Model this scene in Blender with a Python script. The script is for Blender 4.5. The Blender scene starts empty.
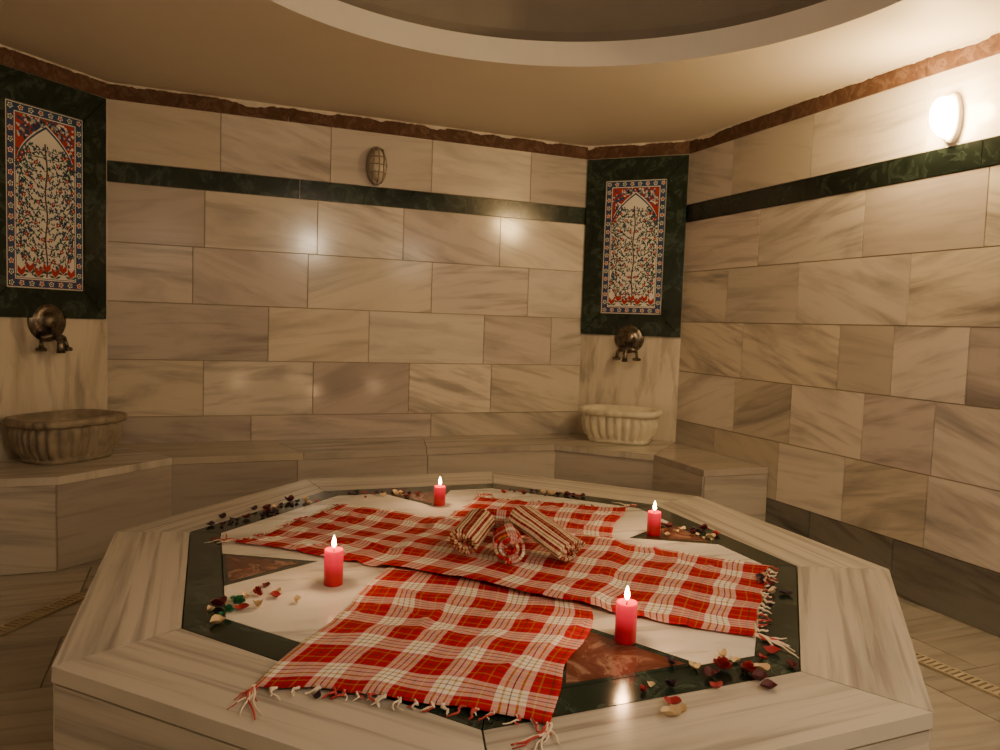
import bpy, bmesh, math, random
from mathutils import Vector, Matrix, noise
random.seed(7)
COL=bpy.context.scene.collection
EYE=1.15; BZ=.42; CEIL=2.354
D=4.622; XR=2.907; XC=2.4295; XL=-.4598; XW=-.937; YC=4.1445; YF=-.52; YG=-.0425

# ---------------------------------------------------------------- materials
def mat(name, col=(.5,.5,.5), rough=.5, metal=0, spec=.5, emis=None, es=0):
    m=bpy.data.materials.new(name); m.use_nodes=True
    b=m.node_tree.nodes["Principled BSDF"]
    b.inputs["Base Color"].default_value=(*col,1); b.inputs["Roughness"].default_value=rough
    b.inputs["Metallic"].default_value=metal
    b.inputs["Specular IOR Level"].default_value=spec
    if emis: b.inputs["Emission Color"].default_value=(*emis,1); b.inputs["Emission Strength"].default_value=es
    return m
def N(m,t,**k):
    n=m.node_tree.nodes.new(t)
    for a,v in k.items(): setattr(n,a,v)
    return n
def lk(m,a,b): m.node_tree.links.new(a,b)
def ramp(m,stops,interp='LINEAR'):
    r=N(m,'ShaderNodeValToRGB'); r.color_ramp.interpolation=interp
    e=r.color_ramp.elements
    while len(e)<len(stops): e.new(.5)
    for i,(p,c) in enumerate(stops): e[i].position=p; e[i].color=(*c,1)
    return r
def marble(name, light, mid, dark, su=.8, sv=7, rough=.25, tone=.25, distort=.6, vein=.75, vary=False):
    m=mat(name,light,rough); b=m.node_tree.nodes["Principled BSDF"]
    tc=N(m,'ShaderNodeTexCoord'); mp=N(m,'ShaderNodeMapping'); mp.inputs['Scale'].default_value=(su,sv,1)
    lk(m,tc.outputs['UV'],mp.inputs['Vector'])
    n1=N(m,'ShaderNodeTexNoise'); n1.inputs['Scale'].default_value=1.3; n1.inputs['Detail'].default_value=6; n1.inputs['Roughness'].default_value=.58; n1.inputs['Distortion'].default_value=distort
    lk(m,mp.outputs[0],n1.inputs['Vector'])
    r=ramp(m,[(.30,dark),(.42,mid),(.52,light),(.75,tuple(min(1,c*1.08) for c in light))])
    lk(m,n1.outputs['Fac'],r.inputs['Fac'])
    mp2=N(m,'ShaderNodeMapping'); mp2.inputs['Scale'].default_value=(su*1.6,sv*2.6,1); mp2.inputs['Location'].default_value=(3,7,0)
    lk(m,tc.outputs['UV'],mp2.inputs['Vector'])
    n2=N(m,'ShaderNodeTexNoise'); n2.inputs['Scale'].default_value=1.4; n2.inputs['Detail'].default_value=5; n2.inputs['Distortion'].default_value=.4
    lk(m,mp2.outputs[0],n2.inputs['Vector'])
    r2=ramp(m,[(.34,(.55,.54,.56)),(.47,(1,1,1))]); lk(m,n2.outputs['Fac'],r2.inputs['Fac'])
    mx=N(m,'ShaderNodeMix',data_type='RGBA',blend_type='MULTIPLY'); mx.inputs['Factor'].default_value=vein
    lk(m,r.outputs[0],mx.inputs['A']); lk(m,r2.outputs[0],mx.inputs['B'])
    at=N(m,'ShaderNodeAttribute',attribute_name='tone')
    out=mx.outputs['Result']
    def hsh(k):
        ml=N(m,'ShaderNodeMath',operation='MULTIPLY'); ml.inputs[1].default_value=k; lk(m,at.outputs['Fac'],ml.inputs[0])
        fr=N(m,'ShaderNodeMath',operation='FRACT'); lk(m,ml.outputs[0],fr.inputs[0]); return fr.outputs[0]
    if vary:
        m3=N(m,'ShaderNodeMapRange'); m3.inputs['To Min'].default_value=.40; m3.inputs['To Max'].default_value=1.0; lk(m,hsh(7.31),m3.inputs['Value'])
        mv=N(m,'ShaderNodeMix',data_type='RGBA'); mv.inputs['A'].default_value=(*[c*.97 for c in light],1)
        lk(m,m3.outputs[0],mv.inputs['Factor']); lk(m,out,mv.inputs['B']); out=mv.outputs['Result']
        # cream <-> mauve-grey slab tint
        tr=ramp(m,[(0,(1.0,.97,.88)),(.55,(1,1,1)),(1,(.80,.76,.78))]); lk(m,hsh(13.7),tr.inputs['Fac'])
        mt=N(m,'ShaderNodeMix',data_type='RGBA',blend_type='MULTIPLY'); mt.inputs['Factor'].default_value=1; lk(m,out,mt.inputs['A']); lk(m,tr.outputs[0],mt.inputs['B']); out=mt.outputs['Result']
    mr=N(m,'ShaderNodeMapRange'); mr.inputs['To Min'].default_value=1-tone; mr.inputs['To Max'].default_value=1.0
    lk(m,at.outputs['Fac'],mr.inputs['Value'])
    mx2=N(m,'ShaderNodeVectorMath',operation='SCALE'); lk(m,out,mx2.inputs[0]); lk(m,mr.outputs[0],mx2.inputs['Scale'])
    lk(m,mx2.outputs[0],b.inputs['Base Color'])
    return m
M_wall=marble('marble_wall',(.86,.81,.74),(.64,.60,.56),(.36,.34,.33),su=.9,sv=5.0,rough=.14,tone=.32,vary=True,distort=.8,vein=.7)
M_lowrow=marble('marble_low_row',(.28,.27,.24),(.22,.21,.19),(.14,.14,.13),su=.9,sv=5.0,rough=.15,tone=.2)  # darker colours for the bottom tile row of the right wall
M_rim=marble('marble_rim',(.68,.64,.58),(.54,.51,.46),(.36,.34,.31),su=.5,sv=10,rough=.2,tone=.2,distort=.3)
M_plat=marble('marble_inlay',(.84,.82,.78),(.76,.74,.70),(.58,.56,.53),su=1.5,sv=4,rough=.12,tone=.1)
M_bench=marble('marble_bench',(.64,.60,.53),(.50,.47,.42),(.32,.30,.28),rough=.17,vary=True,tone=.3)
M_floor=marble('marble_floor',(.48,.44,.38),(.41,.38,.33),(.32,.29,.26),rough=.2,vein=.4)
M_slab=marble('marble_slab',(.74,.68,.57),(.66,.60,.50),(.50,.45,.37),su=5,sv=.8,rough=.2)
M_grout=mat('grout',(.34,.28,.20),.8)
def veined(name,a,b2,c,scale,rough):
    m=mat(name,a,rough); b=m.node_tree.nodes["Principled BSDF"]
    tc=N(m,'ShaderNodeTexCoord'); n=N(m,'ShaderNodeTexNoise'); n.inputs['Scale'].default_value=scale; n.inputs['Detail'].default_value=8; n.inputs['Distortion'].default_value=1.2; n.inputs['Roughness'].default_value=.65
    lk(m,tc.outputs['Object'],n.inputs['Vector'])
    r=ramp(m,[(.35,a),(.52,b2),(.60,c),(.64,b2)]); lk(m,n.outputs['Fac'],r.inputs['Fac']); lk(m,r.outputs[0],b.inputs['Base Color'])
    return m
M_green=veined('green_marble',(.009,.018,.014),(.017,.032,.025),(.05,.08,.062),9,.16)
M_green_dim=veined('green_marble_dimmed',(.006,.010,.008),(.010,.016,.013),(.022,.033,.027),9,.16)  # same green marble, colour darkened to offset the lamp beside the right band
M_redm=veined('red_marble',(.10,.034,.025),(.15,.055,.040),(.30,.18,.14),10,.12)
M_corn=veined('brown_cornice',(.075,.036,.022),(.12,.058,.036),(.18,.11,.075),14,.8)
def plaster(name,col,rough=.85,s=6,amt=.12):
    m=mat(name,col,rough); b=m.node_tree.nodes["Principled BSDF"]
    tc=N(m,'ShaderNodeTexCoord'); n=N(m,'ShaderNodeTexNoise'); n.inputs['Scale'].default_value=s; n.inputs['Detail'].default_value=5
    lk(m,tc.outputs['Object'],n.inputs['Vector'])
    r=ramp(m,[(.3,tuple(c*(1-amt) for c in col)),(.7,col)]); lk(m,n.outputs['Fac'],r.inputs['Fac']); lk(m,r.outputs[0],b.inputs['Base Color'])
    return m
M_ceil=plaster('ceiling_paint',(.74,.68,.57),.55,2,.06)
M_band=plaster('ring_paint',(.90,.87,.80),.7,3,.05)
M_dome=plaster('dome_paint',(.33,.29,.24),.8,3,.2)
M_bead=plaster('plaster_bead',(.80,.74,.64),.9,20,.2)
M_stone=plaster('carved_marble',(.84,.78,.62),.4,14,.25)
M_stone_shade=plaster('shaded_carved_marble',(.38,.32,.24),.45,16,.5)  # darkened copy of the carved marble, shade painted in for the left basin
M_bronze=veined('aged_pewter',(.07,.06,.05),(.16,.135,.11),(.30,.26,.21),30,.33)
M_bronze.node_tree.nodes["Principled BSDF"].inputs['Metallic'].default_value=.85
M_steel=mat('lamp_metal',(.38,.34,.28),.4,.7)
M_glassoff=mat('unlit_glass',(.60,.55,.45),.15)
M_lit=mat('lit_glass',(1,.9,.7),.3,emis=(1,.66,.30),es=150)
M_lit2=mat('lit_glass_far',(1,.9,.7),.3,emis=(1,.78,.50),es=90)
M_lampbase=mat('lamp_base_white',(.80,.74,.62),.4)
M_flame=mat('flame',(1,.7,.3),.5,emis=(1,.66,.30),es=45)
M_wick=mat('wick',(.03,.02,.02),.9)
M_drain=mat('drain_plastic',(.52,.44,.30),.5)
M_dark=mat('dark_gap',(.02,.017,.014),.8)
M_wax=mat('red_wax',(.50,.004,.018),.35)
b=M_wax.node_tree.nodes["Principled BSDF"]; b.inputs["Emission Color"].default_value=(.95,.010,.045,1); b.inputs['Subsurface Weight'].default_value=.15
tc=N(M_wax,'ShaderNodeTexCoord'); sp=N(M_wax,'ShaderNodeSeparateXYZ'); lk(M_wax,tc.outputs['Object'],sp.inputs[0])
mr=N(M_wax,'ShaderNodeMapRange'); mr.inputs['From Min'].default_value=.03; mr.inputs['From Max'].default_value=.10; mr.inputs['To Min'].default_value=.03; mr.inputs['To Max'].default_value=1.1  # emission rises with height, imitating flame glow inside the wax
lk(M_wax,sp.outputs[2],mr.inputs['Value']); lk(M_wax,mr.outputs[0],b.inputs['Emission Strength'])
def plaid(name,period=.14,lengthwise=False):
    m=mat(name,(.6,.05,.05),.95,spec=.1); b=m.node_tree.nodes["Principled BSDF"]
    tc=N(m,'ShaderNodeTexCoord'); sp=N(m,'ShaderNodeSeparateXYZ'); lk(m,tc.outputs['UV'],sp.inputs[0])
    R=(.52,.016,.045); W=(.94,.90,.88); O=(.50,.36,.06); K=(.08,.06,.03)
    if lengthwise:
        R=(.33,.03,.05); W=(.80,.70,.56); O=(.45,.33,.18)
        st=[(0,R),(.10,W),(.16,O),(.20,W),(.26,R),(.38,O),(.42,R),(.52,W),(.60,K),(.63,W),(.72,R),(.80,W),(.86,O),(.92,W)]
    else:
        st=[(0,R),(.10,O),(.125,R),(.24,K),(.262,R),(.38,O),(.405,R),(.50,W),(.585,O),(.615,W),(.70,K),(.722,W),(.80,O),(.83,W),(.915,R)]
    outs=[]
    for i in (0,1):
        d=N(m,'ShaderNodeMath',operation='DIVIDE'); d.inputs[1].default_value=period*(1 if i==0 else .95); lk(m,sp.outputs[i],d.inputs[0])
        fr=N(m,'ShaderNodeMath',operation='FRACT'); lk(m,d.outputs[0],fr.inputs[0])
        r=ramp(m,st,'CONSTANT'); lk(m,fr.outputs[0],r.inputs['Fac']); outs.append(r)
    mx=N(m,'ShaderNodeMix',data_type='RGBA'); mx.inputs['Factor'].default_value=.88 if lengthwise else .5
    lk(m,outs[0].outputs[0],mx.inputs['A']); lk(m,outs[1].outputs[0],mx.inputs['B'])
    gm=N(m,'ShaderNodeGamma'); gm.inputs['Gamma'].default_value=1.3; lk(m,mx.outputs['Result'],gm.inputs['Color'])
    n=N(m,'ShaderNodeTexNoise'); n.inputs['Scale'].default_value=25; lk(m,tc.outputs['UV'],n.inputs['Vector'])
    mr=N(m,'ShaderNodeMapRange'); mr.inputs['To Min'].default_value=.80; mr.inputs['To Max'].default_value=1.12; lk(m,n.outputs['Fac'],mr.inputs['Value'])
    s=N(m,'ShaderNodeVectorMath',operation='SCALE'); lk(m,gm.outputs[0],s.inputs[0]); lk(m,mr.outputs[0],s.inputs['Scale'])
    lk(m,s.outputs[0],b.inputs['Base Color'])
    w=N(m,'ShaderNodeTexNoise'); w.inputs['Scale'].default_value=350; lk(m,tc.outputs['UV'],w.inputs['Vector'])
    w2=N(m,'ShaderNodeTexNoise'); w2.inputs['Scale'].default_value=28; w2.inputs['Detail'].default_value=3; w2.inputs['Distortion'].default_value=1; lk(m,tc.outputs['UV'],w2.inputs['Vector'])
    bp0=N(m,'ShaderNodeBump'); bp0.inputs['Strength'].default_value=.4; bp0.inputs['Distance'].default_value=.008; lk(m,w2.outputs['Fac'],bp0.inputs['Height'])
    bp=N(m,'ShaderNodeBump'); bp.inputs['Strength'].default_value=.3; bp.inputs['Distance'].default_value=.002
    lk(m,w.outputs['Fac'],bp.inputs['Height']); lk(m,bp0.outputs[0],bp.inputs['Normal']); lk(m,bp.outputs[0],b.inputs['Normal'])
    return m
M_plaid=plaid('plaid_cotton'); M_plaid2=plaid('plaid_cotton_small',.075); M_stripe=plaid('striped_cotton',.085,True)
M_fr_r=mat('fringe_red',(.50,.06,.06),.9); M_fr_w=mat('fringe_cream',(.80,.70,.58),.9)

# ---------------------------------------------------------------- helpers
def setup(o,kind=None,label=None,cat=None,group=None,parent=None):
    if kind: o["kind"]=kind
    if label: o["label"]=label
    if cat: o["category"]=cat
    if group: o["group"]=group
    if parent: o.parent=parent
    COL.objects.link(o); return o
def empty(name,loc,rotz=0,**k):
    e=bpy.data.objects.new(name,None); e.location=loc; e.rotation_euler=(0,0,rotz); e.empty_display_size=.05
    return setup(e,**k)
def mesh_obj(name,verts,faces,mats,fm=None,smooth=False,uvs=None,**k):
    me=bpy.data.meshes.new(name); me.from_pydata([tuple(v) for v in verts],[],faces)
    for mm in (mats if isinstance(mats,(list,tuple)) else [mats]): me.materials.append(mm)
    if fm: 
        for p,i in zip(me.polygons,fm): p.material_index=i
    if smooth: 
        for p in me.polygons: p.use_smooth=True
    if uvs:
        ul=me.uv_layers.new(name='UVMap')
        for l in me.loops: ul.data[l.index].uv=uvs[l.vertex_index]
    me.update()
    return setup(bpy.data.objects.new(name,me),**k)
class Tiles:
    """collects raised marble tiles on a backing; one mesh"""
    def __init__(s): s.v=[];s.f=[];s.m=[];s.uv=[];s.tone=[]
    def quad(s,pts,mi,uvs,tone):
        b=len(s.v); s.v+= [tuple(p) for p in pts]; s.f.append(list(range(b,b+len(pts)))); s.m.append(mi); s.uv.append(uvs); s.tone.append(tone)
    def tile(s,O,U,V,Nn,u0,u1,v0,v1,t=.006,g=.0014,mi=0,rot=.38,tone=None):
        s.poly([O+U*u0+V*v0,O+U*u1+V*v0,O+U*u1+V*v1,O+U*u0+V*v1],U,Nn,t,g,mi,rot,tone)
    def poly(s,P,U,Nn,t=.006,g=.0014,mi=0,rot=.3,tone=None,ang=None):
        P=[Vector(p) for p in P]; c=sum(P,Vector())/len(P); V=Nn.cross(U)
        n=len(P); ins=[]
        for i in range(n):
            a=(P[i]-P[i-1]).normalized(); b=(P[(i+1)%n]-P[i]).normalized()
            na=Nn.cross(a); nb=Nn.cross(b); 
            h=(na+nb); h=h/max(1e-6,h.dot(na)); ins.append(h)
        flip = (Nn.cross((P[1]-P[0]).normalized())).dot(c-P[0])<0
        sg=-1 if flip else 1
        low=[p+h*sg*g for p,h in zip(P,ins)]; top=[p+h*sg*(g+.0012)+Nn*t for p,h in zip(P,ins)]
        th=random.uniform(-rot,rot) if ang is None else ang; ou,ov=random.uniform(0,40),random.uniform(0,40)
        def uv(p):
            a=(p-c).dot(U); b=(p-c).dot(V); return (ou+a*math.cos(th)+b*math.sin(th), ov-a*math.sin(th)+b*math.cos(th))
        tn=random.random() if tone is None else tone
        o=top if not flip else top[::-1]
        s.quad(o,mi,[uv(p) for p in o],tn)
        for i in range(n):
            j=(i+1)%n; q=[low[i],low[j],top[j],top[i]]
            if flip: q=q[::-1]
            s.quad(q,mi,[uv(p) for p in q],tn)
    def flat(s,P,mi=1): s.quad(P,mi,[(0,0)]*len(P),.5)
    def build(s,name,mats,**k):
        me=bpy.data.meshes.new(name); me.from_pydata(s.v,[],s.f)
        for m in mats: me.materials.append(m)
        ul=me.uv_layers.new(name='UVMap'); at=me.attributes.new('tone','FLOAT','FACE')
        for p in me.polygons:
            p.material_index=s.m[p.index]; at.data[p.index].value=s.tone[p.index]
            for li,uv in zip(p.loop_indices,s.uv[p.index]): ul.data[li].uv=uv
        me.update()
        return setup(bpy.data.objects.new(name,me),**k)
Z=Vector((0,0,1))
def lathe(prof,n=40,sx=1,sy=1,ax='Z'):
    v=[];f=[]
    for r,h in prof:
        for i in range(n):
            a=2*math.pi*i/n; v.append((r*math.cos(a)*sx,r*math.sin(a)*sy,h))
    for j in range(len(prof)-1):
        for i in range(n):
            k=(i+1)%n; f.append((j*n+i,j*n+k,(j+1)*n+k,(j+1)*n+i))
    if ax=='-Y': v=[(x,-z,y) for x,y,z in v]
    return v,f
def tube(pts,rad,n=10):
    v=[];f=[];pts=[Vector(p) for p in pts]
    if not isinstance(rad,(list,tuple)): rad=[rad]*len(pts)
    up=None
    for i,p in enumerate(pts):
        t=(pts[min(i+1,len(pts)-1)]-pts[max(i-1,0)]).normalized()
        if up is None: up=Vector((0,0,1)) if abs(t.z)<.9 else Vector((1,0,0))
        a=t.cross(up).normalized(); b=a.cross(t).normalized(); up=b
        for k in range(n):
            q=2*math.pi*k/n; v.append(p+a*math.cos(q)*rad[i]+b*math.sin(q)*rad[i])
    for i in range(len(pts)-1):
        for k in range(n):
            k2=(k+1)%n; f.append((i*n+k,i*n+k2,(i+1)*n+k2,(i+1)*n+k))
    f.append(tuple(range(n))[::-1]); f.append(tuple(range((len(pts)-1)*n,len(pts)*n)))
    return v,f
def merge(parts):
    V=[];F=[]
    for v,f in parts:
        b=len(V); V+=list(v); F+=[tuple(i+b for i in q) for q in f]
    return V,F
def xform(vf,M): return [M@Vector(p) for p in vf[0]],vf[1]

# ---------------------------------------------------------------- room shell
ZR=[.567,.8845,1.202,1.5195,1.837]
def wall(name,O,U,length,rows,low=0,lowrow=False):
    Nn=-(Z.cross(U)); T=Tiles()
    for z0,z1,js in rows:
        e=[0]+sorted(j for j in js if .03<j<length-.03)+[length]
        for a,b in zip(e,e[1:]): T.tile(O,U,Z,Nn,a,b,z0,z1,mi=2 if lowrow and z1<.26 else 0)
    T.flat([O+Z*low,O+U*length+Z*low,O+U*length+Z*CEIL,O+Z*CEIL])
    B=-Nn*.12
    T.flat([O+B+Z*low,O+B+Z*CEIL,O+U*length+B+Z*CEIL,O+U*length+B+Z*low])
    T.flat([O+Z*CEIL,O+U*length+Z*CEIL,O+U*length+B+Z*CEIL,O+B+Z*CEIL]); T.flat([O+B+Z*low,O+B+U*length+Z*low,O+U*length+Z*low,O+Z*low])
    T.flat([O+B+Z*low,O+Z*low,O+Z*CEIL,O+B+Z*CEIL]); T.flat([O+U*length+Z*low,O+U*length+B+Z*low,O+U*length+B+Z*CEIL,O+U*length+Z*CEIL])
    return T.build(name,[M_wall,M_grout,M_lowrow],kind='structure')
def rj(L,off=0):
    o=[];x=off+random.uniform(.3,.6)
    while x<L: o.append(x); x+=random.uniform(.5,.7)
    return o
LB=XC-XL
sb=lambda l:[x-XL for x in l]
wall('wall_back',Vector((XL,D,0)),Vector((1,0,0)),LB,[
 (.0,.567,sb([.29,1.38])),(.567,.8845,sb([.03,.64,1.23,1.78])),(.8845,1.202,sb([.38,.97,1.72,2.20])),
 (1.202,1.5195,sb([-.03,.60,1.36,2.02])),(1.5195,1.837,sb([.03,.65,1.17,1.81])),(1.837,1.948,[]),(1.948,2.30,sb([.11,.72,1.34,2.01]))])
LR=YC-YG
sr=lambda l:[YC-y for y in l]+[YC-l[-1]+.6*i for i in range(1,6)]
wall('wall_right',Vector((XR,YC,0)),Vector((0,-1,0)),LR,[
 (0,.2495,sr([3.5,2.95,2.45,1.9])),(.2495,.567,sr([3.75,3.2,2.75,2.3,1.8])),(.567,.8845,sr([3.58,3.13,2.66,2.29])),
 (.8845,1.202,sr([3.54,2.83,2.52,2.16])),(1.202,1.5195,sr([3.70,3.13,2.46])),(1.5195,1.837,sr([3.45,2.73])),(1.837,1.948,[]),(1.948,2.30,sr([3.71,3.09,2.43]))],lowrow=True)
std=lambda L:[(a,b,rj(L)) for a,b in zip([0,.2495]+ZR+[1.948],[.2495,.567]+ZR[1:]+[1.948,2.30])]
wall('wall_left',Vector((XW,YG,0)),Vector((0,1,0)),LR,std(LR))
wall('wall_front',Vector((XC,YF,0)),Vector((-1,0,0)),LB,std(LB))
q=math.sqrt(.5); LC=(XR-XC)/q
def slabwall(name,O,U):
    Nn=-(Z.cross(U)); T=Tiles()
    T.tile(O,U,Z,Nn,0,LC,0,2.30,rot=.05,t=.006,tone=.8)
    T.flat([O,O+U*LC,O+U*LC+Z*CEIL,O+Z*CEIL]); B=-Nn*.12
    T.flat([O+B,O+B+Z*CEIL,O+U*LC+B+Z*CEIL,O+U*LC+B])
    T.flat([O+Z*CEIL,O+U*LC+Z*CEIL,O+U*LC+B+Z*CEIL,O+B+Z*CEIL])
    return T.build(name,[M_slab,M_grout],kind='structure')
slabwall('wall_back_right',Vector((XC,D,0)),Vector((q,-q,0)))
slabwall('wall_back_left',Vector((XW,YC,0)),Vector((q,q,0)))
slabwall('wall_front_right',Vector((XR,YG,0)),Vector((-q,-q,0)))
slabwall('wall_front_left',Vector((XL,YF,0)),Vector((-q,q,0)))
OCT=[(XL,D),(XC,D),(XR,YC),(XR,YG),(XC,YF),(XL,YF),(XW,YG),(XW,YC)]
def strip(name,O,U,L,z0,z1,t,m,seg=None,bead=False):
    Nn=-(Z.cross(U)); T=Tiles(); e=[0]
    if seg: 
        while e[-1]+seg*1.4<L: e.append(e[-1]+seg*random.uniform(.85,1.15))
    e.append(L)
    for a,b in zip(e,e[1:]): T.tile(O,U,Z,Nn,a,b,z0,z1,t=t,g=.0006)
    if bead: # ragged plaster seam under the ceiling
        k=int(L/.012); pv=[]
        for i in range(k+1):
            u=L*i/k; pv.append((u,z1-.001-.030*max(0,noise.noise(Vector((u*7,O.x*3,O.y))))-.008*noise.noise(Vector((u*45,0,O.y)))))
        for (ua,za),(ub,zb) in zip(pv,pv[1:]):
            T.flat([O+U*ua+Z*za+Nn*(t+.004),O+U*ub+Z*zb+Nn*(t+.004),O+U*ub+Z*(CEIL+.001)+Nn*(t+.006),O+U*ua+Z*(CEIL+.001)+Nn*(t+.006)],2)
            T.flat([O+U*ua+Z*za,O+U*ub+Z*zb,O+U*ub+Z*zb+Nn*(t+.004),O+U*ua+Z*za+Nn*(t+.004)],2)
    return T.build(name,[m,M_grout,M_bead],kind='structure')
ti=1
segs=[(Vector((XL,D,0)),Vector((1,0,0)),LB),(Vector((XR,YC,0)),Vector((0,-1,0)),LR),(Vector((XW,YG,0)),Vector((0,1,0)),LR),(Vector((XC,YF,0)),Vector((-1,0,0)),LB)]
ch=[(Vector((XC,D,0)),Vector((q,-q,0)),LC),(Vector((XW,YC,0)),Vector((q,q,0)),LC),(Vector((XR,YG,0)),Vector((-q,-q,0)),LC),(Vector((XL,YF,0)),Vector((-q,q,0)),LC)]
for k_,(O,U,L) in enumerate(segs):
    strip('trim_%d'%ti,O,U,L,1.837,1.948,.010,M_green_dim if k_==1 else M_green,1.05); ti+=1
for O,U,L in segs+ch:
    strip('trim_%d'%ti,O,U,L,2.268,2.350,.012,M_corn,.9 if L>1 else None,bead=True); ti+=1
# ceiling with round recess
CX,CY,RR=1.035,2.09,1.30; n=128
def octhit(a):
    d=Vector((math.cos(a),math.sin(a))); best=9
    for i in range(8):
        p=Vector(OCT[i]); r=Vector(OCT[(i+1)%8])-p; c=Vector((CX,CY))
        den=d.x*r.y-d.y*r.x
        if abs(den)<1e-9: continue
        w=p-c; t=(w.x*r.y-w.y*r.x)/den; s=(w.x*d.y-w.y*d.x)/den
        if t>0 and -1e-6<=s<=1+1e-6: best=min(best,t)
    return best
angs=sorted([2*math.pi*i/n for i in range(n)]+[math.atan2(y-CY,x-CX)%(2*math.pi) for x,y in OCT]); n=len(angs)
rings=[[(CX+math.cos(a)*(octhit(a)+.1),CY+math.sin(a)*(octhit(a)+.1),CEIL) for a in angs]]
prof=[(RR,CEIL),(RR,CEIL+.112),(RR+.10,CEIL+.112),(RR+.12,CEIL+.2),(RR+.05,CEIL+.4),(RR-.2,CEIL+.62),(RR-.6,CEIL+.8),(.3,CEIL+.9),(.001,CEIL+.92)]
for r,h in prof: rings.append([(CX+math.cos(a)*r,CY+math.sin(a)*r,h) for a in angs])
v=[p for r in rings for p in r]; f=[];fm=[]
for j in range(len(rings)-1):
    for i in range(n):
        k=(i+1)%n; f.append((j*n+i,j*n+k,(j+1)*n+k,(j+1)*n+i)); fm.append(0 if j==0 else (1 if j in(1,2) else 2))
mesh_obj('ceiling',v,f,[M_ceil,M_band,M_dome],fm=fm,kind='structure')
# floor tiles
T=Tiles(); y=YF-.1; row=0
while y<D+.1:
    x=XW-.1-(row%2)*.3
    while x<XR+.1:
        T.tile(Vector((0,0,-.006)),Vector((1,0,0)),Vector((0,1,0)),Z,x,x+.6,y,y+.4,rot=.1); x+=.6
    y+=.4; row+=1
T.flat([Vector((XW-.15,YF-.15,-.006)),Vector((XR+.15,YF-.15,-.006)),Vector((XR+.15,D+.15,-.006)),Vector((XW-.15,D+.15,-.006))])
T.build('floor',[M_floor,M_grout],kind='structure')

# ---------------------------------------------------------------- bench
e=.008; YL=3.74; YR_=3.27
inner=[(-.57,YL),(-.12,4.13),(2.05,4.18),(2.48,3.74),(2.48,YR_)]
bo=Vector((1,4.4,0))
bench=empty('marble_bench',bo,label='beige veined marble bench running along the tiled walls',cat='bench')
T=Tiles()
P=[Vector((x,y,0))-bo for x,y in inner]
for i in range(len(P)-1):
    a,b=P[i],P[i+1]; U=(b-a).normalized(); L=(b-a).length; Nn=-(Z.cross(U)); 
    if Nn.dot(Vector((0.0,-2.2,0))-a)<0: Nn=-Nn
    js=[0,L] if L<1 else [0,.62,1.35,L]
    for u0,u1 in zip(js,js[1:]): T.poly([a+U*u0,a+U*u1,a+U*u1+Z*.385,a+U*u0+Z*.385],U,Nn,t=.006,rot=.15)
    T.flat([a,b,b+Z*.385,a+Z*.385])
for a,b in ((P[0],Vector((XW+e,YL,0))-bo),(P[-1],Vector((XR-e,YR_,0))-bo)):
    T.poly([a,b,b+Z*.385,a+Z*.385],(b-a).normalized(),Vector((0,-1,0)),rot=.15)
    T.flat([a,b,b+Z*.385,a+Z*.385])
T.build('bench_front',[M_bench,M_grout],parent=bench)
T=Tiles()
top=[Vector((x,y,BZ-.035))-bo for x,y in [(-.56,YL-.01),(-.115,4.12),(2.04,4.17),(2.47,3.73),(2.47,YR_-.01),(XR-e,YR_-.01),(XR-e,YC-e),(XC-e*.5,D-e),(XL+e*.5,D-e),(XW+e,YC-e),(XW+e,YL-.01)]]
Q=lambda *i:[top[k] for k in i]
for poly in (Q(0,1,8,9,10),Q(2,3,6,7),Q(3,4,5,6)): T.poly(poly,Vector((1,0,0)),Z,t=.035,g=.0008,rot=.2)
a,b,c,d=top[1],top[2],top[7],top[8]
for s0,s1 in ((0,.3),(.3,.62),(.62,1)): T.poly([a.lerp(b,s0),a.lerp(b,s1),d.lerp(c,s1),d.lerp(c,s0)],Vector((1,0,0)),Z,t=.035,g=.0008,rot=.1)
T.flat([p for p in top])
T.build('bench_seat',[M_bench,M_grout],parent=bench)

# ---------------------------------------------------------------- platform
plo=Vector((.9,2.23,0))
plat=empty('marble_platform',plo,label='octagonal striped marble platform with green border and red inlay',cat='platform')
OUT=[(-.275,1.73),(-.25,2.76),(.46,3.47),(1.36,3.46),(2.06,2.75),(2.03,1.72),(1.345,1.015),(.42,1.0)]
GRN=[(-.03,1.86),(-.02,2.70),(.50,3.21),(1.26,3.20),(1.77,2.66),(1.76,1.83),(1.22,1.24),(.48,1.23)]
OUT=[Vector((x,y,0))-plo for x,y in OUT]; GRN=[Vector((x,y,0))-plo for x,y in GRN]
def offs(P,d):
    n=len(P); o=[]
    for i in range(n):
        a=(P[i]-P[i-1]).normalized(); b=(P[(i+1)%n]-P[i]).normalized(); na=Vector((a.y,-a.x,0)); nb=Vector((b.y,-b.x,0)); h=na+nb; h/=h.dot(na); o.append(P[i]+h*d)
    return o
INN=offs(GRN,.095)
body=offs(OUT,.009)
T=Tiles()
for i in range(8):
    a,b=body[i],body[(i+1)%8]; U=(b-a).normalized(); Nn=Vector((-U.y,U.x,0))
    T.poly([a,b,b+Z*.385,a+Z*.385],U,Nn,t=.006,rot=.05)
    T.flat([a,b,b+Z*.385,a+Z*.385])
T.flat([p+Z*.385 for p in body])
T.build('platform_base',[M_rim,M_grout],parent=plat)
T=Tiles()
for i in range(8):
    j=(i+1)%8; U=(OUT[j]-OUT[i]).normalized()
    T.poly([OUT[i]+Z*(BZ-.032),OUT[j]+Z*(BZ-.032),GRN[j]+Z*(BZ-.032),GRN[i]+Z*(BZ-.032)],U,Z,t=.032,g=.0006,ang=random.uniform(-.03,.03))
T.flat([p+Z*(BZ-.032) for p in OUT])
T.build('platform_rim',[M_rim,M_grout],parent=plat)
T=Tiles()
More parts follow.
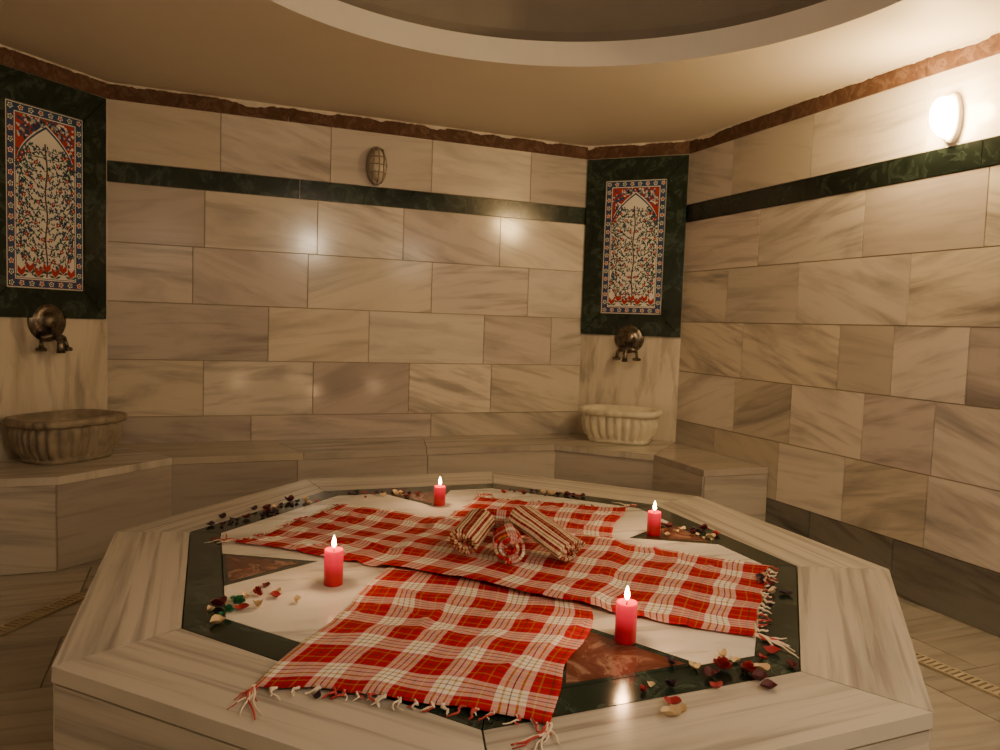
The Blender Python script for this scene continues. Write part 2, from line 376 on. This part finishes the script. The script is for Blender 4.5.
for i in range(8):
    j=(i+1)%8; U=(GRN[j]-GRN[i]).normalized()
    T.poly([p+Z*(BZ-.01) for p in (GRN[i],GRN[j],INN[j],INN[i])],U,Z,t=.01,g=.0003)
T.build('green_border',[M_green,M_grout],parent=plat)
T=Tiles(); T.poly([p+Z*(BZ-.01) for p in INN],Vector((1,0,0)),Z,t=.0095,g=.0003)
T.build('white_inlay',[M_plat,M_grout],parent=plat)
for i in (0,2,4,6):
    T=Tiles(); T2=Tiles()
    j=(i+1)%8; m_=(INN[i]+INN[j])/2; U=(INN[j]-INN[i]).normalized(); W=Vector((U.y,-U.x,0))
    w,h=(.15,.27) if i!=6 else (.18,.34); fl=[m_-U*w,m_+U*w,m_+W*h]
    T2.poly([p+Z*(BZ-.006) for p in fl],U,Z,t=.0062,g=.0002)
    w2=w-.03; fl=[m_-U*w2+W*.012,m_+U*w2+W*.012,m_+W*(h-.05)]
    T.poly([p+Z*(BZ-.006) for p in fl],U,Z,t=.0067,g=.0002)
    T2.build('green_triangle_edging',[M_green,M_grout],parent=plat)
    T.build('red_triangle_inlay',[M_redm,M_grout],parent=plat)
TOP=BZ+.0008

# ---------------------------------------------------------------- candles
def candle(x,y,r,h,label,lean=0):
    c=empty('candle',(x,y,TOP),label=label,cat='candle',group='lit red candles on the platform')
    v,f=lathe([(0.0001,0),(r*.97,0),(r,.003)]+[(r,h*k/10) for k in range(1,10)]+[(r,h-.004),(r*.96,h),(r*.86,h-.001),(r*.6,h-.006),(.0001,h-.008)],36)
    mesh_obj('wax_body',v,f,M_wax,smooth=True,parent=c)
    v,f=tube([(0,0,h-.009),(.0005,0,h+.004),(.002,0,h+.009)],.0012,8)
    mesh_obj('wick',v,f,M_wick,parent=c)
    v,f=lathe([(.0001,h+.004),(.004,h+.007),(.0065,h+.013),(.006,h+.021),(.0035,h+.031),(.0012,h+.036),(.0001,h+.039)],20)
    mesh_obj('flame',v,f,M_flame,smooth=True,parent=c)
    L=bpy.data.lights.new('candle_light','POINT'); L.energy=1.2; L.color=(1,.55,.25); L.shadow_soft_size=.012; L.specular_factor=.6
    o=bpy.data.objects.new('candle_light',L); o.location=(0,0,h+.05); o.parent=c; COL.objects.link(o)
candle(.35,2.06,.026,.098,'thick red pillar candle burning beside the plaid cloth on white marble')
candle(.90,2.86,.023,.076,'small red candle burning behind the cloths near scattered petals')
candle(1.51,2.26,.024,.083,'red candle burning beside the red triangle inlay and cloth edge')
candle(.932,1.49,.025,.094,'red pillar candle burning on the red marble triangle inlay')

# ---------------------------------------------------------------- cloths
def cloth(name,c0,c1,W,zb,seed,label,over=None,mt=M_plaid,amp=.006,damp=None):
    c0=Vector((*c0,0)); c1=Vector((*c1,0)); U=(c1-c0).normalized(); Lc=(c1-c0).length; V=Vector((-U.y,U.x,0)); mid=(c0+c1)/2
    nu,nv=190,76; vs=[];uv=[]
    root=empty(name,(mid.x,mid.y,TOP),label=label,cat='cloth',group='plaid bath cloths spread in a cross')
    def P(u,v):
        s=Vector((u*2.6+seed,v*2.6,0)); wob=noise.noise(s)*.040+noise.noise(Vector((u*8,v*8,seed)))*.010
        wob2=noise.noise(Vector((u*2.5,v*4+seed,5)))*.045+noise.noise(Vector((u*9,v*12+seed,5)))*.010
        p=c0+U*(u+wob2)+V*(v+wob)-mid
        w=noise.noise(Vector((u*5+seed,v*3,1)))*.7+noise.noise(Vector((u*3,v*9+seed,2)))*.6+noise.noise(Vector((u*20,v*20,seed)))*.3
        r1=1-abs(noise.noise(Vector(((u*.6+v)*5+seed,(u-v)*1.3,seed+9))))*8
        r2=1-abs(noise.noise(Vector(((u-v*.5)*5+seed*2,(u+v)*1.1,seed+4))))*9
        ridge=max(0,r1)**2+max(0,r2)**2
        wp=c0+U*u+V*v
        am=amp*(damp(wp) if damp else 1)
        z=zb+am*(.8+w*.7+ridge*.85)
        if over: z+=over(wp)
        return Vector((p.x,p.y,max(.0022,z)))
    for i in range(nu+1):
        for j in range(nv+1):
            u=Lc*i/nu; v_=W*(j/nv-.5); vs.append(P(u,v_)); uv.append((u+.03,v_+W/2+.02))
    f=[(i*(nv+1)+j,(i+1)*(nv+1)+j,(i+1)*(nv+1)+j+1,i*(nv+1)+j+1) for i in range(nu) for j in range(nv)]
    o=mesh_obj('woven_fabric',vs,f,mt,smooth=True,uvs=uv,parent=root)
    sm=o.modifiers.new('s','SOLIDIFY'); sm.thickness=.0012; sm.offset=1
    parts=[];fm=[]
    for end in(0,1):
        t=0; vv=-W/2
        while vv<=W/2+.001:
            corner=abs(vv)>W/2-.02
            v_=max(-W/2,min(W/2,vv)); b=P(0 if end==0 else Lc,v_); dr=-U if end==0 else U
            for strand in range(9 if corner else 2):
                ln=random.uniform(.014,.036)*(3.0 if corner else 1); side=random.uniform(-.8,.8)
                pts=[]
                for s in range(7):
                    q_=s/6; p=b+V*random.uniform(-.0005,.0005)+dr*(ln*q_)+V*(side*ln*q_*q_+.005*math.sin(q_*7+t+strand)); p.z=b.z*(1-q_)+.0035+.002*math.sin(s*2+t); pts.append(p)
                r=random.uniform(.0012,.0026); tb=tube(pts,[r*.9,r*1.2,r*1.5,r,r,r*.9,r*.6],6); parts.append(tb); fm+= [random.choice([0,1,1])]*len(tb[1])
            vv+=random.uniform(.022,.045); t+=1
    v,f=merge(parts); fr=mesh_obj('fringe',v,f,[M_fr_r,M_fr_w],fm=fm,smooth=True,parent=root); fr['kind']='stuff'; fr['label']='knotted red and cream tassels'
    return root
sst=lambda k:(lambda c:c*c*(3-2*c))(max(0,min(1,k)))
def strippos(p,c0,c1):
    u=(Vector(c1)-Vector(c0)); L=u.length; u.normalize(); d=Vector((p.x,p.y))-Vector(c0); return d.dot(u),abs(d.dot(Vector((-u.y,u.x)))),L
Bc0,Bc1=(.362,1.365),(1.335,2.775); Ac0,Ac1=(.33,2.725),(1.445,1.625)
def overB(p):
    a,b,L=strippos(p,Bc0,Bc1)
    return .0115*sst((.36-b)/.05)*sst((a+.03)/.04)*sst((L+.03-a)/.04)
def dampB(p):
    a,b,L=strippos(p,Ac0,Ac1)
    return 1-.65*sst((.40-b)/.06)*sst((a+.05)/.05)*sst((L+.05-a)/.05)
def dampA(p):
    return 1-.6*sst((.38-math.hypot(p.x-.93,p.y-2.18))/.12)
cloth('plaid_cloth',Bc0,Bc1,.60,.001,3.3,'red and white plaid peshtemal with tassels lying underneath on marble',amp=.0055,damp=dampB)
cloth('plaid_cloth',Ac0,Ac1,.60,.001,8.1,'red and white plaid peshtemal with tassels laid across the other',over=overB,amp=.0058,damp=dampA)

# ---------------------------------------------------------------- rolled towels
def roll(c,axis,L,R,label,squash=.8,spin=0,seed=0,turns=3.6,mt=None):
    root=empty('rolled_towel',c,label=label,cat='towel',group='rolled plaid towels piled on the cloths')
    A=Vector(axis).normalized(); S=A.cross(Z).normalized(); Tn=S.cross(A)
    nth=150; nl=20; vs=[];uv=[]; arc=0; prev=None
    for i in range(nth+1):
        t=i/nth; th=spin+t*turns*2*math.pi; r=.003+(R-.003)*t
        r*=1+.10*noise.noise(Vector((th*.5,seed,0)))
        x,z_=r*math.cos(th),r*math.sin(th)*squash
        if prev: arc+=math.hypot(x-prev[0],z_-prev[1])
        prev=(x,z_)
        for j in range(nl+1):
            s=(j/nl-.5)*(L*(1-.06*(1-t)))+ .007*math.sin(th*1.3+seed)
            wv=.008*noise.noise(Vector((x*22+seed,z_*22,s*16)))
            vs.append(A*s+S*(x+wv)+Tn*(z_+wv)); uv.append((s+.4+arc*.2,arc))
    f=[(i*(nl+1)+j,(i+1)*(nl+1)+j,(i+1)*(nl+1)+j+1,i*(nl+1)+j+1) for i in range(nth) for j in range(nl)]
    o=mesh_obj('rolled_fabric',vs,f,mt or M_plaid2,smooth=True,uvs=uv,parent=root)
    sm=o.modifiers.new('s','SOLIDIFY'); sm.thickness=R/turns*.88; sm.offset=0
    return root
zc=TOP+.024
roll((.878,2.095,zc+.042),(-.30,-1,.0),.11,.046,'small rolled plaid towel with its rosette end showing',.92,1.2,1,turns=4.6)
roll((1.010,2.10,zc+.062),(.40,-.85,-.32),.22,.060,'flattened finely striped towel leaning against the pile',.44,.3,2,mt=M_stripe,turns=4.4)
roll((.805,2.210,zc+.050),(.58,.80,.10),.20,.047,'rolled striped towel lying behind the front roll',.80,2.2,3,turns=4.2,mt=M_stripe)
roll((.975,2.300,zc+.048),(.80,-.60,.0),.155,.044,'rolled plaid towel at the back of the pile',.85,2.9,4)

# ---------------------------------------------------------------- petals
PC={'dark maroon':(.09,.006,.014),'deep red':(.34,.012,.020),'cream':(.66,.50,.30),'purple brown':(.04,.018,.035),'green':(.03,.22,.10)}
PM={k:mat('petal_'+k.replace(' ','_'),c,.6) for k,c in PC.items()}
def petal_mesh(nm,m,seed,sz):
    random.seed(seed); vs=[(0,0,.004)];nr,na=3,14
    ex=random.uniform(.6,.9); cur=random.uniform(.35,.7)
    for r in range(1,nr+1):
        for a in range(na):
            t=2*math.pi*a/na; rr=r/nr*sz*(1+.08*math.sin(2*t+seed)+.04*math.sin(3*t+seed))
            x=rr*math.cos(t); y=rr*math.sin(t)*ex; vs.append((x,y,.004+cur*(y*y)/sz*1.6+ .4*x*x/sz+.0012*math.sin(3*t+seed)*r/nr))
    f=[(0,1+a,1+(a+1)%na) for a in range(na)]
    for r in range(1,nr):
        for a in range(na):
            b0=1+(r-1)*na; b1=1+r*na; f.append((b0+a,b1+a,b1+(a+1)%na,b0+(a+1)%na))
    mz=min(v[2] for v in vs); vs=[(x,y,z-mz) for x,y,z in vs]
    me=bpy.data.meshes.new(nm); me.from_pydata(vs,[],f); me.materials.append(m)
    for p in me.polygons:p.use_smooth=True
    return me
PMESH={k:[petal_mesh('petal',PM[k],s*7+len(k),.012+.003*s) for s in range(3)] for k in PC}
random.seed(11)
used=[]
def scatter(a,b,spread,count,kinds,sizes=1.0):
    for _ in range(count):
        for _try in range(40):
            t=random.random(); x=a[0]+(b[0]-a[0])*t+random.gauss(0,spread); y=a[1]+(b[1]-a[1])*t+random.gauss(0,spread)
            if all((x-u)**2+(y-w)**2>.027**2 for u,w in used): break
        used.append((x,y)); k=random.choice(kinds)
        o=bpy.data.objects.new('dried_petal',random.choice(PMESH[k]))
        o.location=(x,y,TOP+.0003); o.rotation_euler=(0,0,random.uniform(0,6.28)); s=random.uniform(.7,1.15)*sizes; o.scale=(s,s,s*random.uniform(1.0,2.0))
        setup(o,label=k+' dried potpourri petal scattered on the marble platform',cat='petal',group='potpourri petals')
mr=['dark maroon','dark maroon','purple brown','purple brown','deep red','cream']
scatter((.05,2.74),(.18,2.84),.03,8,mr)
scatter((.22,2.86),(.38,3.02),.033,17,mr)
scatter((.60,3.12),(.84,3.08),.024,17,mr)
scatter((1.26,3.00),(1.50,2.88),.026,19,mr)
scatter((1.60,2.36),(1.72,2.14),.030,14,mr+['cream'])
scatter((.02,1.93),(.20,2.02),.040,13,['dark maroon','deep red','green','cream','cream','deep red'],1.1)
scatter((.98,1.29),(1.20,1.30),.034,15,mr+['deep red'],1.05)
scatter((.85,1.17),(.87,1.20),.012,3,['deep red','cream'])
scatter((.86,1.27),(.90,1.27),.012,3,mr)
scatter((.22,1.44),(.25,1.42),.008,2,mr)
scatter((1.57,1.78),(1.50,1.66),.015,9,mr)
def flower(x,y,r,k,label):
    root=empty('dried_flower',(x,y,TOP),label=label,cat='flower',group='dried flower heads')
    for ring,(nn,rr,zz,tl) in enumerate([(5,.34,.006,.6),(4,.22,.012,1.0),(2,.10,.016,1.3)]):
        for i in range(nn):
            a=2*math.pi*i/nn+ring*.5
            o=bpy.data.objects.new('petal',PMESH[k][i%3]); o.location=(r*rr*math.cos(a),r*rr*math.sin(a),zz); o.rotation_euler=(0,-tl*.6,a); s=r/.036
            o.scale=(s*.85,s*.95,s*.9); o.parent=root; COL.objects.link(o)
flower(1.06,1.295,.034,'deep red','deep red dried flower head beside the candle')
flower(1.105,1.265,.028,'deep red','red dried flower head on green border')
flower(.10,1.97,.030,'green','green dyed dried flower head on marble')
flower(.075,1.92,.024,'green','small green dyed dried flower on green border')
flower(.150,2.03,.022,'deep red','small red dried flower head among petals')

# ---------------------------------------------------------------- wall panels
A_white=mat('glaze_white',(.88,.86,.80),.25); A_blue=mat('glaze_blue',(.04,.08,.20),.25); A_red=mat('glaze_red',(.46,.04,.035),.25)
A_green=mat('glaze_green',(.03,.13,.12),.25); A_brown=mat('glaze_brown',(.08,.045,.04),.3); A_dk=mat('glaze_dark',(.02,.035,.07),.3)
AM=[A_white,A_blue,A_red,A_green,A_brown,A_dk]
def art(seed):
    random.seed(seed); V=[];F=[];FM=[]
    W,H=.20,.435
    def poly(pts,mi,d):
        b=len(V); V.extend([(x,-d,z) for x,z in pts]); F.append(tuple(range(b,b+len(pts)))); FM.append(mi)
    def rect(x0,x1,z0,z1,mi,d): poly([(x0,z0),(x1,z0),(x1,z1),(x0,z1)],mi,d)
    def disc(x,z,r,mi,d,n=8,ph=0,lob=0): poly([(x+r*(1+lob*math.cos(5*2*math.pi*i/n))*math.cos(2*math.pi*i/n+ph),z+r*(1+lob*math.cos(5*2*math.pi*i/n))*math.sin(2*math.pi*i/n+ph)) for i in range(n)],mi,d)
    def leaf(x,z,a,l,w,mi,d):
        c,s=math.cos(a),math.sin(a); poly([(x,z),(x+c*l*.5-s*w,z+s*l*.5+c*w),(x+c*l,z+s*l),(x+c*l*.5+s*w,z+s*l*.5-c*w)],mi,d)
    rect(-W,W,-H,H,0,.001)
    def frame(x,z,t,mi,d):
        rect(-x,x,z-t,z,mi,d);rect(-x,x,-z,-z+t,mi,d);rect(-x,-x+t,-z,z,mi,d);rect(x-t,x,-z,z,mi,d)
    frame(W,H,.004,0,.0015); frame(W-.004,H-.004,.036,1,.0014); frame(W-.040,H-.040,.005,0,.0016); frame(W-.045,H-.045,.003,5,.0017)
    bx,bz=W-.022,H-.022
    per=[(-bx+ i*(2*bx)/7,s*bz) for i in range(8) for s in(-1,1)]+[(s*bx,-bz+i*(2*bz)/16) for i in range(1,16) for s in(-1,1)]
    for i,(x,z) in enumerate(per):
        disc(x,z,.0125,0,.002,15,i,.25); disc(x,z,.0085,2 if (i//2)%2 else 3,.0024,10); disc(x,z,.003,0,.0027,6)
    for i,(x,z) in enumerate(per):
        for a in (.8,2.4,3.9,5.5): leaf(x+.015*math.cos(a),z+.015*math.sin(a),a,.010,.003,3 if i%2 else 2,.002)
    ix,iz=W-.048,H-.048; zs=.15
    def arch(x): # pointed arch
        u=abs(x)/ix; return zs+(iz-.028-zs)*(1-u)**.52
    n=40
    for i in range(n):
        xa=-ix+2*ix*i/n; xb=-ix+2*ix*(i+1)/n
        poly([(xa,arch(xa)),(xb,arch(xb)),(xb,iz),(xa,iz)],2,.0018)
        poly([(xa,arch(xa)-.004),(xb,arch(xb)-.004),(xb,arch(xb)+.005),(xa,arch(xa)+.005)],0,.0022)
        poly([(xa,arch(xa)-.016),(xb,arch(xb)-.016),(xb,arch(xb)-.004),(xa,arch(xa)-.004)],1,.0022)
    for s in(-1,1):
        for i in range(75):
            x=s*random.uniform(.08,1)*ix*.95; lo=arch(x)+.012
            if lo<iz-.008:
                z=random.uniform(lo,iz-.008); disc(x,z,random.uniform(.005,.009),random.choice([0,1,1]),.0026,10,0,.2); leaf(x,z,random.uniform(0,6.28),.018,.004,random.choice([0,1,3]),.0024)
    def stem(pts,w,mi,d):
        for (xa,za),(xb,zb) in zip(pts,pts[1:]):
            dx,dz=xb-xa,zb-za; l=math.hypot(dx,dz) or 1; nx,nz=-dz/l*w,dx/l*w
            poly([(xa-nx,za-nz),(xb-nx,zb-nz),(xb+nx,zb+nz),(xa+nx,za+nz)],mi,d)
    stem([(.005*math.sin(i*.7),-.38+i*.026) for i in range(26)],.004,4,.0023)
    for s in(-1,1):
        for i in range(15):
            z0=-.36+i*.042; pts=[]; reach=ix*.92
            for t in range(11):
                q_=t/10; x=s*reach*(1-(1-q_)**1.5)+.006*math.sin(q_*11+i*2); z=z0+.10*q_**1.5+.012*math.sin(q_*10+i)
                z=min(z,arch(x)-.035); pts.append((x,z))
            stem(pts,.0016,3 if i%2 else 5,.0022)
            for t in range(1,11):
                x,z=pts[t]
                for r in range(4):
                    a=math.pi/2+random.uniform(-1.2,1.2)+(math.pi if r==3 else 0); lx=max(-ix*.95,min(ix*.95,x+random.uniform(-.009,.009)))
                    leaf(lx,min(arch(lx)-.035,z+random.uniform(-.012,.012)),a,random.uniform(.014,.024),.0042,random.choice([1,5,3,1,3]),.0025+.0001*r)
                if (t*2+i*3)%7==0: disc(x,min(z,arch(x)-.04)+.006,.0095,2,.0031,15,0,.25); disc(x,min(z,arch(x)-.04)+.006,.0035,0,.0034,6)
    for i in range(7):
        x=-ix*.86+i*ix*.287; z=-.380+.02*(i%2); leaf(x,z,1.2,.055,.011,2,.0036); leaf(x,z,1.9,.055,.011,2,.0036); leaf(x,z-.003,.4,.036,.006,3,.0035); leaf(x,z-.003,2.7,.036,.006,3,.0035)
    return V,F,FM
def panel(cx,cy,rot,label,seed):
    root=empty('ceramic_wall_panel',(cx,cy,1.10),rot,label=label,cat='wall panel',group='framed tile panels above the basins')
    w=.334;h=1.165; iw,i0,i1=.204,.145,1.017
    T=Tiles(); Xv=Vector((1,0,0)); Ny=Vector((0,-1,0))
    for P_ in ([(-w,0),(w,0),(iw,i0),(-iw,i0)],[(w,0),(w,h),(iw,i1),(iw,i0)],[(w,h),(-w,h),(-iw,i1),(iw,i1)],[(-w,h),(-w,0),(-iw,i0),(-iw,i1)]):
        T.poly([Vector((x,-.006,z)) for x,z in P_],Xv,Ny,t=.016,g=.0004)
    T.build('frame',[M_green,M_grout],parent=root)
    V,F,FM=art(seed); zc_=(i0+i1)/2
    V=[(x,y-.012,z+zc_) for x,y,z in V]
    mesh_obj('tile_picture',V,F,AM,fm=FM,parent=root)
RC=((XC+XR)/2,(D+YC)/2); LCc=((XL+XW)/2,(D+YC)/2)
panel(RC[0],RC[1],-math.pi/4,'green marble framed floral tile panel above pale basin',5)
panel(LCc[0]-.012,LCc[1]-.012,math.pi/4,'green marble framed floral tile panel above shadowed basin',6)

# ---------------------------------------------------------------- taps
def tap(cx,cy,rot,label):
    root=empty('brass_tap',(cx,cy,1.085),rot,label=label,cat='tap',group='ornate aged taps')
    b=.0065
    prof=[(.0001,b),(.096,b),(.101,b+.004),(.099,b+.010),(.088,b+.012),(.082,b+.020),(.066,b+.024),(.048,b+.026),(.042,b+.036),(.030,b+.046),(.018,b+.050),(.0001,b+.052)]
    v,f=lathe(prof,48,ax='-Y'); mesh_obj('rosette',v,f,M_bronze,smooth=True,parent=root)
    v,f=tube([(0,-.02,-.045),(0,-.055,-.06),(0,-.085,-.07),(0,-.105,-.095),(0,-.11,-.125),(0,-.11,-.155)],[.02,.018,.016,.015,.016,.021],16)
    mesh_obj('spout',v,f,M_bronze,smooth=True,parent=root)
    v,f=tube([(-.06,-.055,-.085),(-.03,-.055,-.075),(0,-.055,-.07),(.03,-.055,-.075),(.06,-.055,-.085)],[.013,.016,.021,.016,.013],14)
    mesh_obj('valve_body',v,f,M_bronze,smooth=True,parent=root)
    for s in(-1,1):
        parts=[]
        parts.append(tube([(s*.06,-.055,-.085),(s*.066,-.06,-.11),(s*.068,-.062,-.13)],[.010,.009,.012],10))
        for k in range(6):
            a=k*math.pi/3; sp=lathe([(.0001,-.010),(.007,-.007),(.010,0),(.007,.007),(.0001,.010)],10)
            parts.append(xform(sp,Matrix.Translation((s*.068+.019*math.cos(a),-.062+.019*math.sin(a),-.138))))
        sp=lathe([(.0001,-.012),(.014,-.008),(.017,0),(.014,.008),(.0001,.012)],16); parts.append(xform(sp,Matrix.Translation((s*.068,-.062,-.138))))
        v,f=merge(parts); mesh_obj('handle',v,f,M_bronze,smooth=True,parent=root)
tap(RC[0],RC[1],-math.pi/4,'aged brass tap with round rosette above the pale basin')
tap(LCc[0]-.01,LCc[1]-.01,math.pi/4,'aged brass tap with round rosette above the shadowed basin')

# ---------------------------------------------------------------- basins
def basin(cx,cy,rot,label,shift,mt):
    into=Vector((math.sin(rot),-math.cos(rot),0)); al=Vector((math.cos(rot),math.sin(rot),0)); c=Vector((cx,cy,0))+into*.205+al*shift
    root=empty('stone_basin',(c.x,c.y,BZ+.001),rot,label=label,cat='basin',group='carved marble basins')
    n=196
    def ring(hx,hy,z,fl,e=3.2):
        o=[]
        for i in range(n):
            a=2*math.pi*i/n; cx_,sx_=math.cos(a),math.sin(a)
            k=(abs(cx_)**e+abs(sx_)**e)**(-1/e); m_=1+fl*(abs(math.sin(a*14))-.3)
            o.append((hx*k*cx_*m_,hy*k*sx_*m_,z))
        return o
    prof=[(.17,.115,0,0),(.192,.132,.0,.0),(.200,.138,.012,0),(.196,.134,.024,.0),(.192,.132,.03,.09),(.212,.148,.06,.11),(.222,.158,.105,.11),(.226,.163,.14,.10),(.226,.165,.165,.04),(.226,.165,.172,0)]
    rings=[ring(*p) for p in prof]; v=[p for r in rings for p in r]
    f=[(j*n+i,j*n+(i+1)%n,(j+1)*n+(i+1)%n,(j+1)*n+i) for j in range(len(rings)-1) for i in range(n)]
    f.append(tuple(range(n))[::-1])
    mesh_obj('fluted_bowl',v,f,mt,smooth=True,parent=root)
    prof=[(.225,.166,.171),(.244,.180,.174),(.254,.188,.184),(.256,.189,.200),(.248,.183,.212),(.232,.170,.214),(.220,.158,.206),(.208,.146,.16),(.18,.12,.08),(.10,.06,.05),(.001,.001,.047)]
    rings=[ring(a,b,z,.035 if 0<j<5 else 0) for j,(a,b,z) in enumerate(prof)]; v=[p for r in rings for p in r]
    f=[(j*n+i,j*n+(i+1)%n,(j+1)*n+(i+1)%n,(j+1)*n+i) for j in range(len(rings)-1) for i in range(n)]
    mesh_obj('rim',v,f,mt,smooth=True,parent=root)
basin(RC[0],RC[1],-math.pi/4,'pale fluted marble wash basin on the bench under the tap',.01,M_stone)
basin(LCc[0],LCc[1],math.pi/4,'fluted marble wash basin on the bench, colour darkened as in shade',-.05,M_stone_shade)

# ---------------------------------------------------------------- lamps and added fill lights
def lamp(x,y,z,rot,lit,label,sx=1,deep=.062,sz=1.55,glow=0):
    root=empty('wall_lamp',(x,y,z),rot,label=label,cat='lamp')
    b=.0065
    fx=lambda v:[(x_*sx,y_,z_*sz) for x_,y_,z_ in v]
    v,f=lathe([(.0001,b),(.070,b),(.074,b+.006),(.074,b+.022),(.066,b+.028),(.0001,b+.028)],40,ax='-Y')
    mesh_obj('base',fx(v),f,M_lampbase if lit else M_steel,smooth=True,parent=root)
    pr=[(.060*math.cos(t)**.5,b+.027+deep*math.sin(t)) for t in [i*math.pi/20 for i in range(10)]]+[(.0001,b+.027+deep)]
    v,f=lathe(pr,40,ax='-Y')
    mesh_obj('glass_cover',fx(v),f,lit if lit else M_glassoff,smooth=True,parent=root)
    if glow:
        L=bpy.data.lights.new('lamp_light','POINT'); L.energy=glow; L.color=(1,.64,.26); L.shadow_soft_size=.04; L.specular_factor=.5
        o=bpy.data.objects.new('lamp_light',L); o.location=(0,-(b+.027+deep+.05),.05); o.parent=root; COL.objects.link(o)
    if not lit:
        parts=[]
        for k in(-.035,0,.035):
            parts.append(tube([(k*sx,-(b+.022+.078*math.sin(t)*math.sqrt(max(0,1-(k/.07)**2))),.100*math.cos(t)) for t in [i*math.pi/14 for i in range(15)]],.004,8))
        for zz in(-.045,0,.045):
            s_=math.sqrt(1-(zz/.1)**2); parts.append(tube([(.068*sx*s_*math.cos(t),-(b+.022+.077*s_*math.sin(t)),zz) for t in [i*math.pi/14 for i in range(15)]],.004,8))
        v,f=merge(parts); mesh_obj('wire_guard',v,f,M_steel,smooth=True,parent=root)
lamp(XR,2.30,2.06,-math.pi/2,M_lit,'lit white oval bulkhead lamp on the tiled wall',.56,.095,1.40,glow=16)
lamp(.99,D,2.07,0,None,'unlit metal caged bulkhead lamp on the tiled wall',.85)
lamp(1.27,YF,2.08,math.pi,M_lit2,'lit oval bulkhead lamp on the facing wall')
def fill_point(x,y,z,e,col,r,sf=1):  # unseen point lights added to brighten the room
    L=bpy.data.lights.new('fill_light','POINT'); L.energy=e; L.color=col; L.shadow_soft_size=r; L.specular_factor=sf
    o=bpy.data.objects.new('fill_light',L); o.location=(x,y,z); COL.objects.link(o)
fill_point(1.27,-.25,2.02,23,(1,.80,.58),.06,.25)  # added boost in front of the front wall lamp
fill_point(2.35,.35,1.9,10,(1,.78,.55),.25,.1)  # added fill, no lamp fixture here
fill_point(-.3,.0,1.95,3,(1,.78,.56),.25,.1)  # weak added fill on the left, no fixture

# ---------------------------------------------------------------- floor drains
def drain(x,y,rot,L,label):
    root=empty('drain_grate',(x,y,.0005),rot,label=label,cat='drain',group='floor drain grates')
    w=.035; 
    def bx(x0,x1,y0,y1,z0,z1):
        return ([(a,b_,c) for c in(z0,z1) for b_ in(y0,y1) for a in(x0,x1)],[(0,2,3,1),(4,5,7,6),(0,1,5,4),(2,6,7,3),(0,4,6,2),(1,3,7,5)])
    v,f=merge([bx(-w,-w+.008,-L/2,L/2,0,.008),bx(w-.008,w,-L/2,L/2,0,.008),bx(-w,w,-L/2-.008,-L/2,0,.008),bx(-w,w,L/2,L/2+.008,0,.008)])
    mesh_obj('frame',v,f,M_drain,parent=root)
    k=int(L/.022); v,f=merge([bx(-w+.008,w-.008,-L/2+i*L/k,-L/2+i*L/k+.013,.001,.007) for i in range(k)])
    mesh_obj('slats',v,f,M_drain,parent=root)
    v,f=bx(-w+.008,w-.008,-L/2,L/2,0,.0008); mesh_obj('slot_shade',v,f,M_dark,parent=root)  # flat dark sheet standing in for the shaded hollow under the slats
drain(-.54,3.22,-.60,.40,'beige slotted floor drain beside the bench')
drain(2.42,1.80,.1,.55,'beige slotted floor drain beside the platform')

# ---------------------------------------------------------------- world, camera
w=bpy.data.worlds.new('World'); bpy.context.scene.world=w; w.use_nodes=True
w.node_tree.nodes['Background'].inputs[0].default_value=(.05,.035,.02,1)
F_,p_,ro,ya=759.4452,-0.0674,0.0344,0.3796
cy,sy=math.cos(ya),math.sin(ya)
fw=Vector((sy*math.cos(p_),cy*math.cos(p_),math.sin(p_))); r0=Vector((cy,-sy,0)); u0=r0.cross(fw)
rt=r0*math.cos(ro)+u0*math.sin(ro); up=-r0*math.sin(ro)+u0*math.cos(ro)
cd=bpy.data.cameras.new('camera'); cam=bpy.data.objects.new('camera',cd); COL.objects.link(cam)
cd.sensor_width=36; cd.lens=F_*36/1000; cd.clip_start=.02
Mx=Matrix.Identity(4)
for i in range(3): Mx[i][0]=rt[i];Mx[i][1]=up[i];Mx[i][2]=-fw[i]
Mx[2][3]=EYE; cam.matrix_world=Mx
bpy.context.scene.camera=cam
